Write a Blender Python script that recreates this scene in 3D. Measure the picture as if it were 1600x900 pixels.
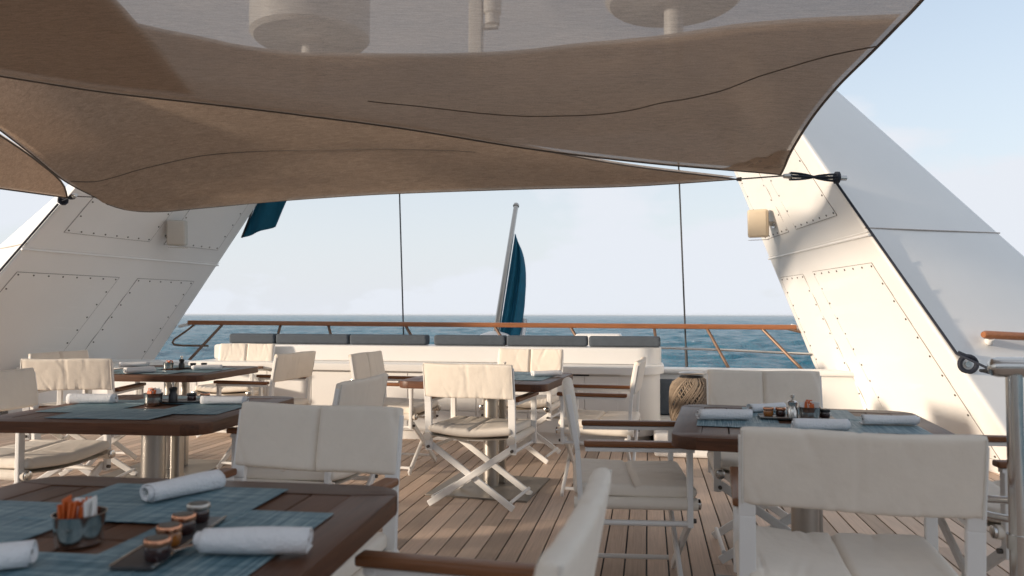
import bpy, bmesh, math, random
import numpy as np
from mathutils import Vector, Matrix, noise
R = math.radians
random.seed(7)
rng = np.random.default_rng(11)
for o in list(bpy.data.objects): bpy.data.objects.remove(o)
SC = bpy.context.scene
COL = SC.collection

# ------------------------------------------------------------------ camera
cam = bpy.data.cameras.new('camera'); co = bpy.data.objects.new('camera', cam); COL.objects.link(co)
cam.sensor_width = 36.0; cam.lens = 36.0 * 1150 / 1600
cam.clip_start = 0.05; cam.clip_end = 90000
YAW = math.atan(213 / 1150); PIT = math.atan(42 / 1150)
co.location = (0, 0, 1.15)
co.rotation_euler = (math.pi / 2 + PIT, R(-0.1), YAW)
cam.dof.use_dof = True; cam.dof.focus_distance = 4.6; cam.dof.aperture_fstop = 3.6
SC.camera = co
SC.render.resolution_x, SC.render.resolution_y = 1024, 576

# ------------------------------------------------------------------ world + sun
SUN = Vector((-1.0, -0.56, 0.19)).normalized()          # towards the sun
W = bpy.data.worlds.new('World'); SC.world = W; W.use_nodes = True
nt = W.node_tree; nt.nodes.clear()
def N(t, **k):
    n = nt.nodes.new(t)
    for a, b in k.items(): setattr(n, a, b)
    return n
def LK(a, b): nt.links.new(a, b)
wo = N('ShaderNodeOutputWorld'); bg = N('ShaderNodeBackground'); LK(bg.outputs[0], wo.inputs[0])
sky = N('ShaderNodeTexSky', sky_type='NISHITA', sun_disc=False)
sky.sun_elevation = math.asin(SUN.z); sky.sun_rotation = math.atan2(SUN.x, SUN.y) % (2 * math.pi)
sky.air_density = 1.0; sky.dust_density = 2.0; sky.ozone_density = 1.5
sc_ = N('ShaderNodeMix', data_type='RGBA', blend_type='MULTIPLY'); sc_.inputs[0].default_value = 1
LK(sky.outputs[0], sc_.inputs[6]); sc_.inputs[7].default_value = (1, 1, 1, 1)
tc = N('ShaderNodeTexCoord'); mp = N('ShaderNodeMapping'); mp.inputs['Scale'].default_value = (1.0, 1.0, 2.6)
mp.inputs['Location'].default_value = (3.1, 0.35, 0.2)
LK(tc.outputs['Generated'], mp.inputs[0])
n1 = N('ShaderNodeTexNoise'); n1.inputs['Scale'].default_value = 2.1; n1.inputs['Detail'].default_value = 7; n1.inputs['Roughness'].default_value = .52
LK(mp.outputs[0], n1.inputs['Vector'])
rp = N('ShaderNodeValToRGB'); rp.color_ramp.elements[0].position = .46; rp.color_ramp.elements[0].color = (.0, .0, .0, 1)
rp.color_ramp.elements[1].position = .57; rp.color_ramp.elements[1].color = (1, 1, 1, 1)
LK(n1.outputs[0], rp.inputs[0])
# the thin white veil thickens towards the horizon
sep = N('ShaderNodeSeparateXYZ'); LK(tc.outputs['Generated'], sep.inputs[0])
vl = N('ShaderNodeMapRange'); vl.inputs[1].default_value = 0.0; vl.inputs[2].default_value = .42; vl.inputs[3].default_value = .95; vl.inputs[4].default_value = .42
LK(sep.outputs[2], vl.inputs[0])
mx = N('ShaderNodeMath', operation='MULTIPLY_ADD'); LK(rp.outputs[0], mx.inputs[0]); mx.inputs[1].default_value = .55; LK(vl.outputs[0], mx.inputs[2]); mx.use_clamp = True
mixc = N('ShaderNodeMix', data_type='RGBA'); LK(mx.outputs[0], mixc.inputs[0]); LK(sc_.outputs[2], mixc.inputs[6])
mixc.inputs[7].default_value = (2.92, 3.06, 3.30, 1)       # veil of thin cloud
LK(mixc.outputs[2], bg.inputs[0]); bg.inputs[1].default_value = 0.125

sl = bpy.data.lights.new('sun', 'SUN'); so = bpy.data.objects.new('sun', sl); COL.objects.link(so)
sl.energy = 2.4; sl.angle = R(3.5); sl.color = (1.0, .84, .67)
so.rotation_euler = SUN.to_track_quat('Z', 'Y').to_euler(); so.location = (-12, -2, 6)

vs = SC.view_settings
vs.view_transform = 'Standard'; vs.look = 'None'; vs.exposure = 1.15; vs.gamma = 1.0; vs.use_curve_mapping = False
SC.render.engine = 'CYCLES'
SC.cycles.transparent_max_bounces = 16; SC.cycles.max_bounces = 8

# ------------------------------------------------------------------ materials
def newmat(name):
    m = bpy.data.materials.new(name); m.use_nodes = True
    return m, m.node_tree, m.node_tree.nodes['Principled BSDF']
def mnode(t, typ, **k):
    n = t.nodes.new(typ)
    for a, b in k.items(): setattr(n, a, b)
    return n
def rgba(c): return (c[0], c[1], c[2], 1)
def plain(name, c, rough=.5, metal=0., var=.08, scale=6., bump=0., bscale=40., spec=.5, stretch=(1, 1, 1), stain=None, coat=0.):
    m, t, b = newmat(name)
    tc = mnode(t, 'ShaderNodeTexCoord'); mp = mnode(t, 'ShaderNodeMapping'); mp.inputs['Scale'].default_value = stretch
    oi = mnode(t, 'ShaderNodeObjectInfo'); ad = mnode(t, 'ShaderNodeVectorMath', operation='MULTIPLY_ADD')
    t.links.new(oi.outputs['Random'], ad.inputs[0]); ad.inputs[1].default_value = (37, 19, 53); t.links.new(tc.outputs['Object'], ad.inputs[2])
    t.links.new(ad.outputs[0], mp.inputs[0])
    n = mnode(t, 'ShaderNodeTexNoise'); n.inputs['Scale'].default_value = scale; n.inputs['Detail'].default_value = 5; n.inputs['Roughness'].default_value = .6
    t.links.new(mp.outputs[0], n.inputs['Vector'])
    mx = mnode(t, 'ShaderNodeMix', data_type='RGBA'); t.links.new(n.outputs[0], mx.inputs[0])
    d = stain or tuple(x * (1 - 2 * var) for x in c)
    mx.inputs[6].default_value = rgba(d); mx.inputs[7].default_value = rgba(tuple(min(1, x * (1 + var)) for x in c))
    t.links.new(mx.outputs[2], b.inputs['Base Color'])
    rr = mnode(t, 'ShaderNodeMapRange'); rr.inputs[3].default_value = max(0.02, rough - .1); rr.inputs[4].default_value = min(1, rough + .1)
    t.links.new(n.outputs[0], rr.inputs[0]); t.links.new(rr.outputs[0], b.inputs['Roughness'])
    b.inputs['Metallic'].default_value = metal; b.inputs['Specular IOR Level'].default_value = spec
    b.inputs['Coat Weight'].default_value = coat; b.inputs['Coat Roughness'].default_value = .15
    if bump:
        n2 = mnode(t, 'ShaderNodeTexNoise'); n2.inputs['Scale'].default_value = bscale; n2.inputs['Detail'].default_value = 4
        t.links.new(mp.outputs[0], n2.inputs['Vector'])
        bp = mnode(t, 'ShaderNodeBump'); bp.inputs['Strength'].default_value = bump; bp.inputs['Distance'].default_value = .01
        t.links.new(n2.outputs[0], bp.inputs['Height']); t.links.new(bp.outputs[0], b.inputs['Normal'])
    return m
def wood(name, c, rough, var=.25, objvar=.18, bump=.15, coat=0., grain=(3, 45, 45), weather=None):
    """grain runs along local X of every board"""
    m, t, b = newmat(name)
    tc = mnode(t, 'ShaderNodeTexCoord'); oi = mnode(t, 'ShaderNodeObjectInfo')
    ad = mnode(t, 'ShaderNodeVectorMath', operation='MULTIPLY_ADD'); t.links.new(oi.outputs['Random'], ad.inputs[0])
    ad.inputs[1].default_value = (31, 47, 13); t.links.new(tc.outputs['Object'], ad.inputs[2])
    mp = mnode(t, 'ShaderNodeMapping'); mp.inputs['Scale'].default_value = grain; t.links.new(ad.outputs[0], mp.inputs[0])
    n = mnode(t, 'ShaderNodeTexNoise'); n.inputs['Scale'].default_value = 1.6; n.inputs['Detail'].default_value = 6; n.inputs['Roughness'].default_value = .65; n.inputs['Distortion'].default_value = .6
    t.links.new(mp.outputs[0], n.inputs['Vector'])
    big = mnode(t, 'ShaderNodeTexNoise'); big.inputs['Scale'].default_value = 2.2; big.inputs['Detail'].default_value = 3; t.links.new(ad.outputs[0], big.inputs['Vector'])
    cr = mnode(t, 'ShaderNodeMapRange'); cr.inputs[1].default_value = .3; cr.inputs[2].default_value = .7; t.links.new(n.outputs[0], cr.inputs[0])
    mx = mnode(t, 'ShaderNodeMix', data_type='RGBA'); t.links.new(cr.outputs[0], mx.inputs[0])
    mx.inputs[6].default_value = rgba(tuple(x * (1 - var) for x in c)); mx.inputs[7].default_value = rgba(tuple(x * (1 + var) for x in c))
    mw = mnode(t, 'ShaderNodeMix', data_type='RGBA'); w = mnode(t, 'ShaderNodeMapRange'); w.inputs[1].default_value = .42; w.inputs[2].default_value = .68; w.inputs[4].default_value = .6
    t.links.new(big.outputs[0], w.inputs[0]); t.links.new(w.outputs[0], mw.inputs[0]); t.links.new(mx.outputs[2], mw.inputs[6])
    mw.inputs[7].default_value = rgba(weather or tuple(x * .8 for x in c))
    hv = mnode(t, 'ShaderNodeHueSaturation'); mr = mnode(t, 'ShaderNodeMapRange'); mr.inputs[3].default_value = 1 - objvar; mr.inputs[4].default_value = 1 + objvar
    t.links.new(oi.outputs['Random'], mr.inputs[0]); t.links.new(mr.outputs[0], hv.inputs['Value']); t.links.new(mw.outputs[2], hv.inputs['Color'])
    t.links.new(hv.outputs[0], b.inputs['Base Color'])
    rr = mnode(t, 'ShaderNodeMapRange'); rr.inputs[3].default_value = max(.05, rough - .12); rr.inputs[4].default_value = min(1, rough + .12)
    t.links.new(big.outputs[0], rr.inputs[0]); t.links.new(rr.outputs[0], b.inputs['Roughness'])
    b.inputs['Specular IOR Level'].default_value = .32; b.inputs['Coat Weight'].default_value = coat; b.inputs['Coat Roughness'].default_value = .2
    bp = mnode(t, 'ShaderNodeBump'); bp.inputs['Strength'].default_value = bump; bp.inputs['Distance'].default_value = .004
    t.links.new(n.outputs[0], bp.inputs['Height']); t.links.new(bp.outputs[0], b.inputs['Normal'])
    return m
M = {}
M['white'] = plain('white_gloss_paint', (.80, .785, .76), .32, var=.02, scale=2.2, bump=.03, bscale=3, stain=(.74, .72, .69))
M['pylon'] = plain('white_hull_paint', (.80, .78, .75), .38, var=.03, scale=1.1, bump=.06, bscale=2.2, stain=(.72, .70, .67))
M['alu'] = plain('white_powder_coat', (.78, .765, .74), .4, var=.03, scale=9)
M['canvas'] = plain('cream_canvas', (.81, .735, .64), .85, var=.06, scale=7, bump=.4, bscale=15, spec=.25)
M['canvas_pale'] = plain('pale_canvas_edging', (.70, .66, .60), .85, var=.04, scale=9, spec=.2)
M['arm'] = wood('varnished_teak_arm', (.20, .082, .034), .45, coat=.12)
M['rail'] = wood('varnished_teak_rail', (.33, .13, .055), .35, coat=.35)
M['deck'] = wood('weathered_teak_deck', (.54, .405, .315), .62, var=.16, objvar=.24, bump=.35, grain=(2, 60, 60), weather=(.48, .385, .31))
M['table'] = wood('oiled_dark_teak', (.088, .035, .017), .42, var=.45, objvar=.25, bump=.25, coat=.0, weather=(.105, .046, .024))
M['caulk'] = plain('black_caulk', (.018, .017, .017), .6)
M['steel'] = plain('polished_steel', (.62, .60, .57), .2, 1., var=.05, scale=14)
M['brushed'] = plain('brushed_steel', (.50, .47, .43), .36, 1., var=.06, scale=5, stretch=(1, 1, .1))
M['plate'] = plain('grey_base_plate', (.235, .215, .19), .42, .45, var=.12, scale=5)
M['rope'] = plain('navy_black_rope', (.012, .016, .03), .75, var=.3, scale=90, bump=.5, bscale=220)
M['wire'] = plain('black_stay_wire', (.02, .02, .022), .5)
M['rivet'] = plain('dark_rivet', (.12, .11, .10), .45, .6)
M['joint'] = plain('grey_joint_sealant', (.27, .25, .23), .7)  # dark sealant line round the cover plates
M['speaker'] = plain('putty_speaker_case', (.50, .46, .40), .55, var=.03)
M['speaker_tan'] = plain('tan_speaker_case', (.58, .48, .35), .5, var=.03)
M['cush'] = plain('slate_grey_cushion', (.085, .10, .118), .9, var=.12, scale=12, bump=.3, bscale=50, spec=.2)
M['benchcush'] = plain('ivory_cushion', (.74, .70, .63), .8, var=.03, scale=5, bump=.15, bscale=18, spec=.2)
M['navyflag'] = plain('teal_blue_flag_cloth', (.012, .12, .20), .75, var=.2, scale=5, bump=.2, bscale=16, spec=.2)
M['towel'] = plain('white_towelling', (.80, .80, .81), .95, var=.03, scale=30, bump=.5, bscale=160, spec=.1)
M['orange'] = plain('orange_sachet_paper', (.66, .14, .025), .5, var=.25, scale=40)
M['sachet'] = plain('white_sachet_paper', (.75, .73, .70), .6, var=.05, scale=40)
M['copper'] = plain('copper_lid', (.62, .30, .18), .22, 1., var=.08, scale=20)
M['lidtop'] = plain('dark_lid_label', (.10, .095, .085), .35, var=.15, scale=60)
M['jam'] = plain('dark_jam_glass', (.03, .007, .006), .08, var=.3, scale=20, coat=.6)
M['honey'] = plain('amber_honey_glass', (.32, .11, .015), .08, var=.2, scale=20, coat=.6)
M['dark'] = plain('black_plastic', (.015, .015, .016), .3)
M['slate'] = plain('dark_slate_tray', (.06, .058, .058), .35, var=.2, scale=14)
M['wicker'] = plain('grey_brown_rope_wicker', (.29, .225, .165), .9, var=.2, scale=40)
M['dome'] = plain('white_radome', (.78, .78, .77), .4, var=.02)
M['blackgap'] = plain('black_gap_fill', (.02, .02, .02), .8)
def placemat():
    m, t, b = newmat('woven_blue_vinyl')
    tc = mnode(t, 'ShaderNodeTexCoord'); outs = []
    for s in ((5, 210, 1), (70, 3, 1)):
        mp = mnode(t, 'ShaderNodeMapping'); mp.inputs['Scale'].default_value = s; t.links.new(tc.outputs['Object'], mp.inputs[0])
        n = mnode(t, 'ShaderNodeTexNoise'); n.inputs['Scale'].default_value = 1; n.inputs['Detail'].default_value = 3; t.links.new(mp.outputs[0], n.inputs['Vector']); outs.append(n)
    a = mnode(t, 'ShaderNodeMath', operation='MULTIPLY_ADD'); t.links.new(outs[0].outputs[0], a.inputs[0]); a.inputs[1].default_value = .75
    h = mnode(t, 'ShaderNodeMath', operation='MULTIPLY'); t.links.new(outs[1].outputs[0], h.inputs[0]); h.inputs[1].default_value = .3; t.links.new(h.outputs[0], a.inputs[2])
    r = mnode(t, 'ShaderNodeValToRGB'); e = r.color_ramp.elements
    e[0].position = .36; e[0].color = (.018, .075, .11, 1); e[1].position = .66; e[1].color = (.33, .43, .46, 1)
    x = e.new(.5); x.color = (.095, .19, .235, 1)
    t.links.new(a.outputs[0], r.inputs[0]); t.links.new(r.outputs[0], b.inputs['Base Color']); b.inputs['Roughness'].default_value = .5
    bp = mnode(t, 'ShaderNodeBump'); bp.inputs['Strength'].default_value = .3; bp.inputs['Distance'].default_value = .002
    t.links.new(a.outputs[0], bp.inputs['Height']); t.links.new(bp.outputs[0], b.inputs['Normal'])
    return m
M['mat'] = placemat()
def sailcloth(name, c, see, trans):
    m, t, b = newmat(name)
    t.nodes.remove(b); out = [n for n in t.nodes if n.type == 'OUTPUT_MATERIAL'][0]
    tc = mnode(t, 'ShaderNodeTexCoord'); ns = []
    for s in ((11, 62, 40), (120, 120, 120)):
        mp = mnode(t, 'ShaderNodeMapping'); mp.inputs['Scale'].default_value = s; mp.inputs['Rotation'].default_value = (0, 0, .12)
        t.links.new(tc.outputs['Object'], mp.inputs[0])
        n = mnode(t, 'ShaderNodeTexNoise'); n.inputs['Scale'].default_value = 1; n.inputs['Detail'].default_value = 5; n.inputs['Distortion'].default_value = .8
        t.links.new(mp.outputs[0], n.inputs['Vector']); ns.append(n)
    ad = mnode(t, 'ShaderNodeMath', operation='ADD'); t.links.new(ns[0].outputs[0], ad.inputs[0]); t.links.new(ns[1].outputs[0], ad.inputs[1])
    mr = mnode(t, 'ShaderNodeMapRange'); mr.inputs[1].default_value = .65; mr.inputs[2].default_value = 1.35; t.links.new(ad.outputs[0], mr.inputs[0])
    mx = mnode(t, 'ShaderNodeMix', data_type='RGBA'); t.links.new(mr.outputs[0], mx.inputs[0])
    mx.inputs[6].default_value = rgba(tuple(x * .72 for x in c)); mx.inputs[7].default_value = rgba(tuple(x * 1.22 for x in c))
    df = mnode(t, 'ShaderNodeBsdfDiffuse'); tr = mnode(t, 'ShaderNodeBsdfTranslucent'); tp = mnode(t, 'ShaderNodeBsdfTransparent')
    t.links.new(mx.outputs[2], df.inputs[0]); t.links.new(mx.outputs[2], tr.inputs[0])
    bp = mnode(t, 'ShaderNodeBump'); bp.inputs['Strength'].default_value = .5; bp.inputs['Distance'].default_value = .006
    t.links.new(ad.outputs[0], bp.inputs['Height']); t.links.new(bp.outputs[0], df.inputs['Normal'])
    m1 = mnode(t, 'ShaderNodeMixShader'); m1.inputs[0].default_value = trans; t.links.new(df.outputs[0], m1.inputs[1]); t.links.new(tr.outputs[0], m1.inputs[2])
    m2 = mnode(t, 'ShaderNodeMixShader'); m2.inputs[0].default_value = see; t.links.new(m1.outputs[0], m2.inputs[1]); t.links.new(tp.outputs[0], m2.inputs[2])
    t.links.new(m2.outputs[0], out.inputs[0])
    return m
M['sail'] = sailcloth('taupe_mesh_sailcloth', (.36, .287, .232), .15, .48)
M['lining'] = sailcloth('taupe_sail_lining', (.60, .48, .385), .05, .66)
M['sail2'] = sailcloth('warm_taupe_sailcloth', (.40, .31, .24), .05, .5)
M['seam'] = plain('taupe_stitching', (.15, .118, .092), .9, var=.1, scale=60)
M['hem'] = plain('dark_taupe_webbing', (.10, .08, .065), .85, var=.1, scale=30)

# ------------------------------------------------------------------ mesh helpers
class MB:
    def __init__(s): s.bm = bmesh.new()
    def box(s, c, d, rot=None, bev=0., seg=2):
        r = bmesh.ops.create_cube(s.bm, size=1)['verts']
        for v in r: v.co = Vector((v.co.x * d[0], v.co.y * d[1], v.co.z * d[2]))
        if bev:
            ed = list({e for v in r for e in v.link_edges})
            rr = bmesh.ops.bevel(s.bm, geom=ed, offset=bev, segments=seg, profile=.6, affect='EDGES')
            r = list({v for f in rr['faces'] for v in f.verts} | {v for v in r if v.is_valid})
        mt = Matrix.Translation(Vector(c)) @ (rot.to_4x4() if rot else Matrix.Identity(4))
        for v in r: v.co = mt @ v.co
        return s
    def ring(s, pts): return [s.bm.verts.new(p) for p in pts]
    def bridge(s, a, b, closed=True):
        n = len(a)
        for i in range(n if closed else n - 1):
            j = (i + 1) % n
            s.bm.faces.new((a[i], a[j], b[j], b[i]))
    def tube(s, pts, r, n=8, caps=True, closed=False):
        pts = [Vector(p) for p in pts]; k = len(pts); rs = r if isinstance(r, (list, tuple)) else [r] * k
        up = None; rings = []
        for i, p in enumerate(pts):
            a = pts[(i - 1) % k] if (i > 0 or closed) else p; b = pts[(i + 1) % k] if (i < k - 1 or closed) else p
            t = (b - a).normalized()
            if up is None: up = t.orthogonal().normalized()
            up = (up - t * up.dot(t)); up = up.normalized() if up.length > 1e-6 else t.orthogonal().normalized()
            w = t.cross(up)
            rings.append(s.ring([p + (up * math.cos(2 * math.pi * q / n) + w * math.sin(2 * math.pi * q / n)) * rs[i] for q in range(n)]))
        for a, b in zip(rings, rings[1:]): s.bridge(a, b)
        if closed: s.bridge(rings[-1], rings[0])
        elif caps:
            s.bm.faces.new(rings[0][::-1]); s.bm.faces.new(rings[-1])
        return s
    def bar(s, p, q, w, h, side, bev=.003):
        """rectangular bar from p to q; w measured along `side`"""
        p, q = Vector(p), Vector(q); t = (q - p); L = t.length; t.normalize(); a = Vector(side); a = (a - t * a.dot(t)).normalized(); b = t.cross(a)
        return s.box((p + q) / 2, (L, w, h), Matrix((t, a, b)).transposed(), bev)
    def lathe(s, prof, n=24, c=(0, 0, 0)):
        rings = [s.ring([(c[0] + r * math.cos(2 * math.pi * i / n), c[1] + r * math.sin(2 * math.pi * i / n), c[2] + z) for i in range(n)]) for r, z in prof]
        for a, b in zip(rings, rings[1:]): s.bridge(a, b)
        s.bm.faces.new(rings[0][::-1]); s.bm.faces.new(rings[-1]); return s
    def prism(s, poly, z0, z1):
        a = s.ring([(x, y, z0) for x, y in poly]); b = s.ring([(x, y, z1) for x, y in poly])
        s.bridge(a, b); s.bm.faces.new(a[::-1]); s.bm.faces.new(b); return s
    def sheet(s, g):
        nu, nv = len(g), len(g[0]); v = [[s.bm.verts.new(tuple(p)) for p in row] for row in g]
        for i in range(nu - 1):
            for j in range(nv - 1):
                try: s.bm.faces.new((v[i][j], v[i + 1][j], v[i + 1][j + 1], v[i][j + 1]))
                except ValueError: pass
        return s
    def mesh(s, name, smooth=True, ang=40):
        bmesh.ops.recalc_face_normals(s.bm, faces=s.bm.faces)
        me = bpy.data.meshes.new(name)
        if smooth:
            for f in s.bm.faces: f.smooth = True
            for e in s.bm.edges:
                if len(e.link_faces) == 2 and e.calc_face_angle(0) > R(ang): e.smooth = False
        s.bm.to_mesh(me); s.bm.free(); return me
    def build(s, name, mat, parent=None, smooth=True, ang=40):
        return ob(name, s.mesh(name, smooth, ang), mat, parent)
def ob(name, me, mat, parent=None, loc=None, rz=None):
    o = bpy.data.objects.new(name, me); COL.objects.link(o)
    if mat and not me.materials: me.materials.append(M[mat] if isinstance(mat, str) else mat)
    if parent: o.parent = parent
    if loc is not None: o.location = loc
    if rz is not None: o.rotation_euler = (0, 0, rz)
    return o
def empty(name, loc=(0, 0, 0), rz=0.):
    o = bpy.data.objects.new(name, None); o.empty_display_size = .1; COL.objects.link(o); o.location = loc; o.rotation_euler = (0, 0, rz); return o
def tag(o, label=None, cat=None, group=None, kind=None):
    for k, v in (('label', label), ('category', cat), ('group', group), ('kind', kind)):
        if v: o[k] = v
    return o
CACHE = {}
def cached(key, fn):
    if key not in CACHE: CACHE[key] = fn()
    return CACHE[key]
def samp(pts, n):
    p = np.array(pts, float); d = np.r_[0, np.cumsum(np.linalg.norm(np.diff(p, axis=0), axis=1))]; d /= d[-1]
    m = np.gradient(p, d, axis=0); out = []
    for x in np.linspace(0, 1, n):
        i = min(max(int(np.searchsorted(d, x)) - 1, 0), len(d) - 2); h = d[i + 1] - d[i]; q = (x - d[i]) / h
        out.append((2*q**3-3*q**2+1)*p[i] + (q**3-2*q**2+q)*h*m[i] + (-2*q**3+3*q**2)*p[i+1] + (q**3-q**2)*h*m[i+1])
    return np.array(out)
def coons(c0, c1, d0, d1, nu, nv):
    a, b, c, d = samp(c0, nu), samp(c1, nu), samp(d0, nv), samp(d1, nv)
    u = np.linspace(0, 1, nu)[:, None, None]; v = np.linspace(0, 1, nv)[None, :, None]
    return (1-v)*a[:, None] + v*b[:, None] + (1-u)*c[None] + u*d[None] - ((1-u)*(1-v)*a[0] + u*(1-v)*a[-1] + (1-u)*v*b[0] + u*v*b[-1])

#==SETTING==
# ------------------------------------------------------------------ sea
def sea():
    th = np.r_[np.linspace(-58, 44, 760), np.linspace(44, 302, 60)[1:-1]] * math.pi / 180     # angle from +Y, clockwise
    r = np.r_[[16, 40, 80], np.geomspace(110, 5000, 440), np.geomspace(5000, 30000, 12)[1:]]
    T, Rr = np.meshgrid(th, r); X = np.sin(T) * Rr; Y = np.cos(T) * Rr; Z = np.zeros_like(X)
    cell = np.where(Rr < 109, 40., Rr * .0087)
    for i in range(64):
        lam = 2.2 * (1.058 ** i) * rng.uniform(.9, 1.1); a = .03 * lam ** .80
        if lam > 25: a *= .6
        d = R(205) + rng.normal(0, .62); k = 2 * math.pi / lam
        ph = k * (X * math.sin(d) + Y * math.cos(d)) + rng.uniform(0, 6.28)
        f = np.clip((lam / (cell * 1.6) - 1), 0, 1)
        w = np.sin(ph + .35 * np.sin(.31 * ph + i)); Z += f * a * .5 * (w + .45 * (np.abs(np.sin(ph * .5 + .7)) * -2 + 1.27))
    Z -= 9.0
    nr, nc = X.shape; vs_ = np.stack([X, Y, Z], -1).reshape(-1, 3); c0 = len(vs_); vs_ = np.vstack([vs_, [[0, 0, -9]]])
    i, j = np.meshgrid(np.arange(nr - 1), np.arange(nc), indexing='ij'); j2 = (j + 1) % nc
    f = np.stack([i * nc + j, i * nc + j2, (i + 1) * nc + j2, (i + 1) * nc + j], -1).reshape(-1, 4)
    me = bpy.data.meshes.new('sea'); tri = [(c0, (q + 1) % nc, q) for q in range(nc)]
    me.from_pydata(vs_.tolist(), [], f[:, ::-1].tolist() + tri); me.polygons.foreach_set('use_smooth', [True] * len(me.polygons)); me.update()
    m, t, b = newmat('sea_water')
    tc = mnode(t, 'ShaderNodeTexCoord'); hs = []
    for sc, st in ((1.1, (1, .6, 1)), (.26, (1, .6, 1)), (.06, (1, .6, 1))):
        mp = mnode(t, 'ShaderNodeMapping'); mp.inputs['Scale'].default_value = st; mp.inputs['Rotation'].default_value = (0, 0, .4); t.links.new(tc.outputs['Object'], mp.inputs[0])
        n = mnode(t, 'ShaderNodeTexNoise'); n.inputs['Scale'].default_value = sc; n.inputs['Detail'].default_value = 6; n.inputs['Roughness'].default_value = .62; n.inputs['Distortion'].default_value = .5
        t.links.new(mp.outputs[0], n.inputs['Vector']); hs.append(n)
    prev = None
    for n, dist in zip(hs, (.6, 2.2, 5.)):
        bp = mnode(t, 'ShaderNodeBump'); bp.inputs['Strength'].default_value = 1.; bp.inputs['Distance'].default_value = dist
        t.links.new(n.outputs[0], bp.inputs['Height'])
        if prev: t.links.new(prev.outputs[0], bp.inputs['Normal'])
        prev = bp
    t.links.new(prev.outputs[0], b.inputs['Normal'])
    # foam flecks on the crests
    geo = mnode(t, 'ShaderNodeSeparateXYZ'); t.links.new(tc.outputs['Object'], geo.inputs[0])
    fm = mnode(t, 'ShaderNodeMapRange'); fm.inputs[1].default_value = -8.3; fm.inputs[2].default_value = -7.6; t.links.new(geo.outputs[2], fm.inputs[0])
    fl = mnode(t, 'ShaderNodeMapRange'); fl.inputs[1].default_value = .60; fl.inputs[2].default_value = .68; t.links.new(hs[1].outputs[0], fl.inputs[0])
    mu = mnode(t, 'ShaderNodeMath', operation='MULTIPLY'); t.links.new(fm.outputs[0], mu.inputs[0]); t.links.new(fl.outputs[0], mu.inputs[1])
    mx = mnode(t, 'ShaderNodeMix', data_type='RGBA'); t.links.new(mu.outputs[0], mx.inputs[0]); mx.inputs[6].default_value = (.013, .125, .185, 1); mx.inputs[7].default_value = (.7, .74, .76, 1)
    t.links.new(mx.outputs[2], b.inputs['Base Color']); b.inputs['Specular IOR Level'].default_value = .32; b.inputs['Roughness'].default_value = .2; b.inputs['IOR'].default_value = 1.33
    o = ob('sea', me, m); tag(o, kind='structure'); return o
sea()

# ------------------------------------------------------------------ hull and deck
def hull():
    s = MB(); outl = [(-9.2, -6), (-8.6, 2), (-7.9, 6.2), (-6.7, 8.3), (-5.8, 9.0), (-4.2, 9.45), (-2.1, 9.6), (0., 9.45), (1.5, 9.0), (2.4, 8.3), (3.6, 6.2), (4.4, 2), (5.0, -6)]
    s.prism(outl, -9.6, -.03); o = s.build('ship_hull', 'white', smooth=False); tag(o, kind='structure')
hull()
deck = MB().box((-2.1, 1.6, -.012), (11.6, 12.6, .02)).build('deck', 'caulk', smooth=False); tag(deck, kind='structure')
def px(x, y, z):
    c, s_ = math.cos(YAW), math.sin(YAW); dx, dy, dz = x, y, z - 1.15
    d = -s_ * dx + c * dy; r = c * dx + s_ * dy
    return (800 + 1150 * r / d, 492 - 1150 * dz / d) if d > .3 else (1e9, 1e9)
def planks():
    PW = .0985; allp = []
    for i in range(-74, 37):
        x = i * PW + .035; y = -4.5 + ((i * 7) % 5) * .47 + random.uniform(0, .3); k = 0
        while y < 7.7:
            ln = (1.85, 2.15, 2.45, 2.75)[(i * 3 + k * 5) % 4]; allp.append((x, y, ln)); y += ln; k += 1
    def seen(p):
        x, y, ln = p; a = 0.
        for q in range(6):
            u, v = px(x, y + ln * (q + .5) / 6, 0)
            if -20 < u < 1620 and 560 < v < 915: a += 1 / max(.5, (y + ln * (q + .5) / 6)) ** 2
        return a
    order = sorted(allp, key=seen, reverse=True); near = [p for p in order[:298] if seen(p) > 0]; ns = set(near); rest = [p for p in allp if p not in ns]
    for x, y, ln in near:
        me = cached(('plank', ln), lambda: MB().box((0, 0, 0), (ln - .004, PW - .008, .012), None, .0012, 1).mesh('plank', False))
        o = ob('plank', me, 'deck', deck, (x, y + ln / 2, .006 + random.uniform(-.0006, .0006))); o.rotation_euler = (0, 0, math.pi / 2)
    s = MB()
    for x, y, ln in rest: s.box((x, y + ln / 2, .006), (PW - .008, ln - .004, .012))
    o = s.build('deck_planking', wood('weathered_teak_deck_rest', (.54, .405, .315), .62, var=.16, bump=.25, grain=(60, 2, 60)), deck, smooth=False); o['kind'] = 'stuff'
planks()

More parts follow.
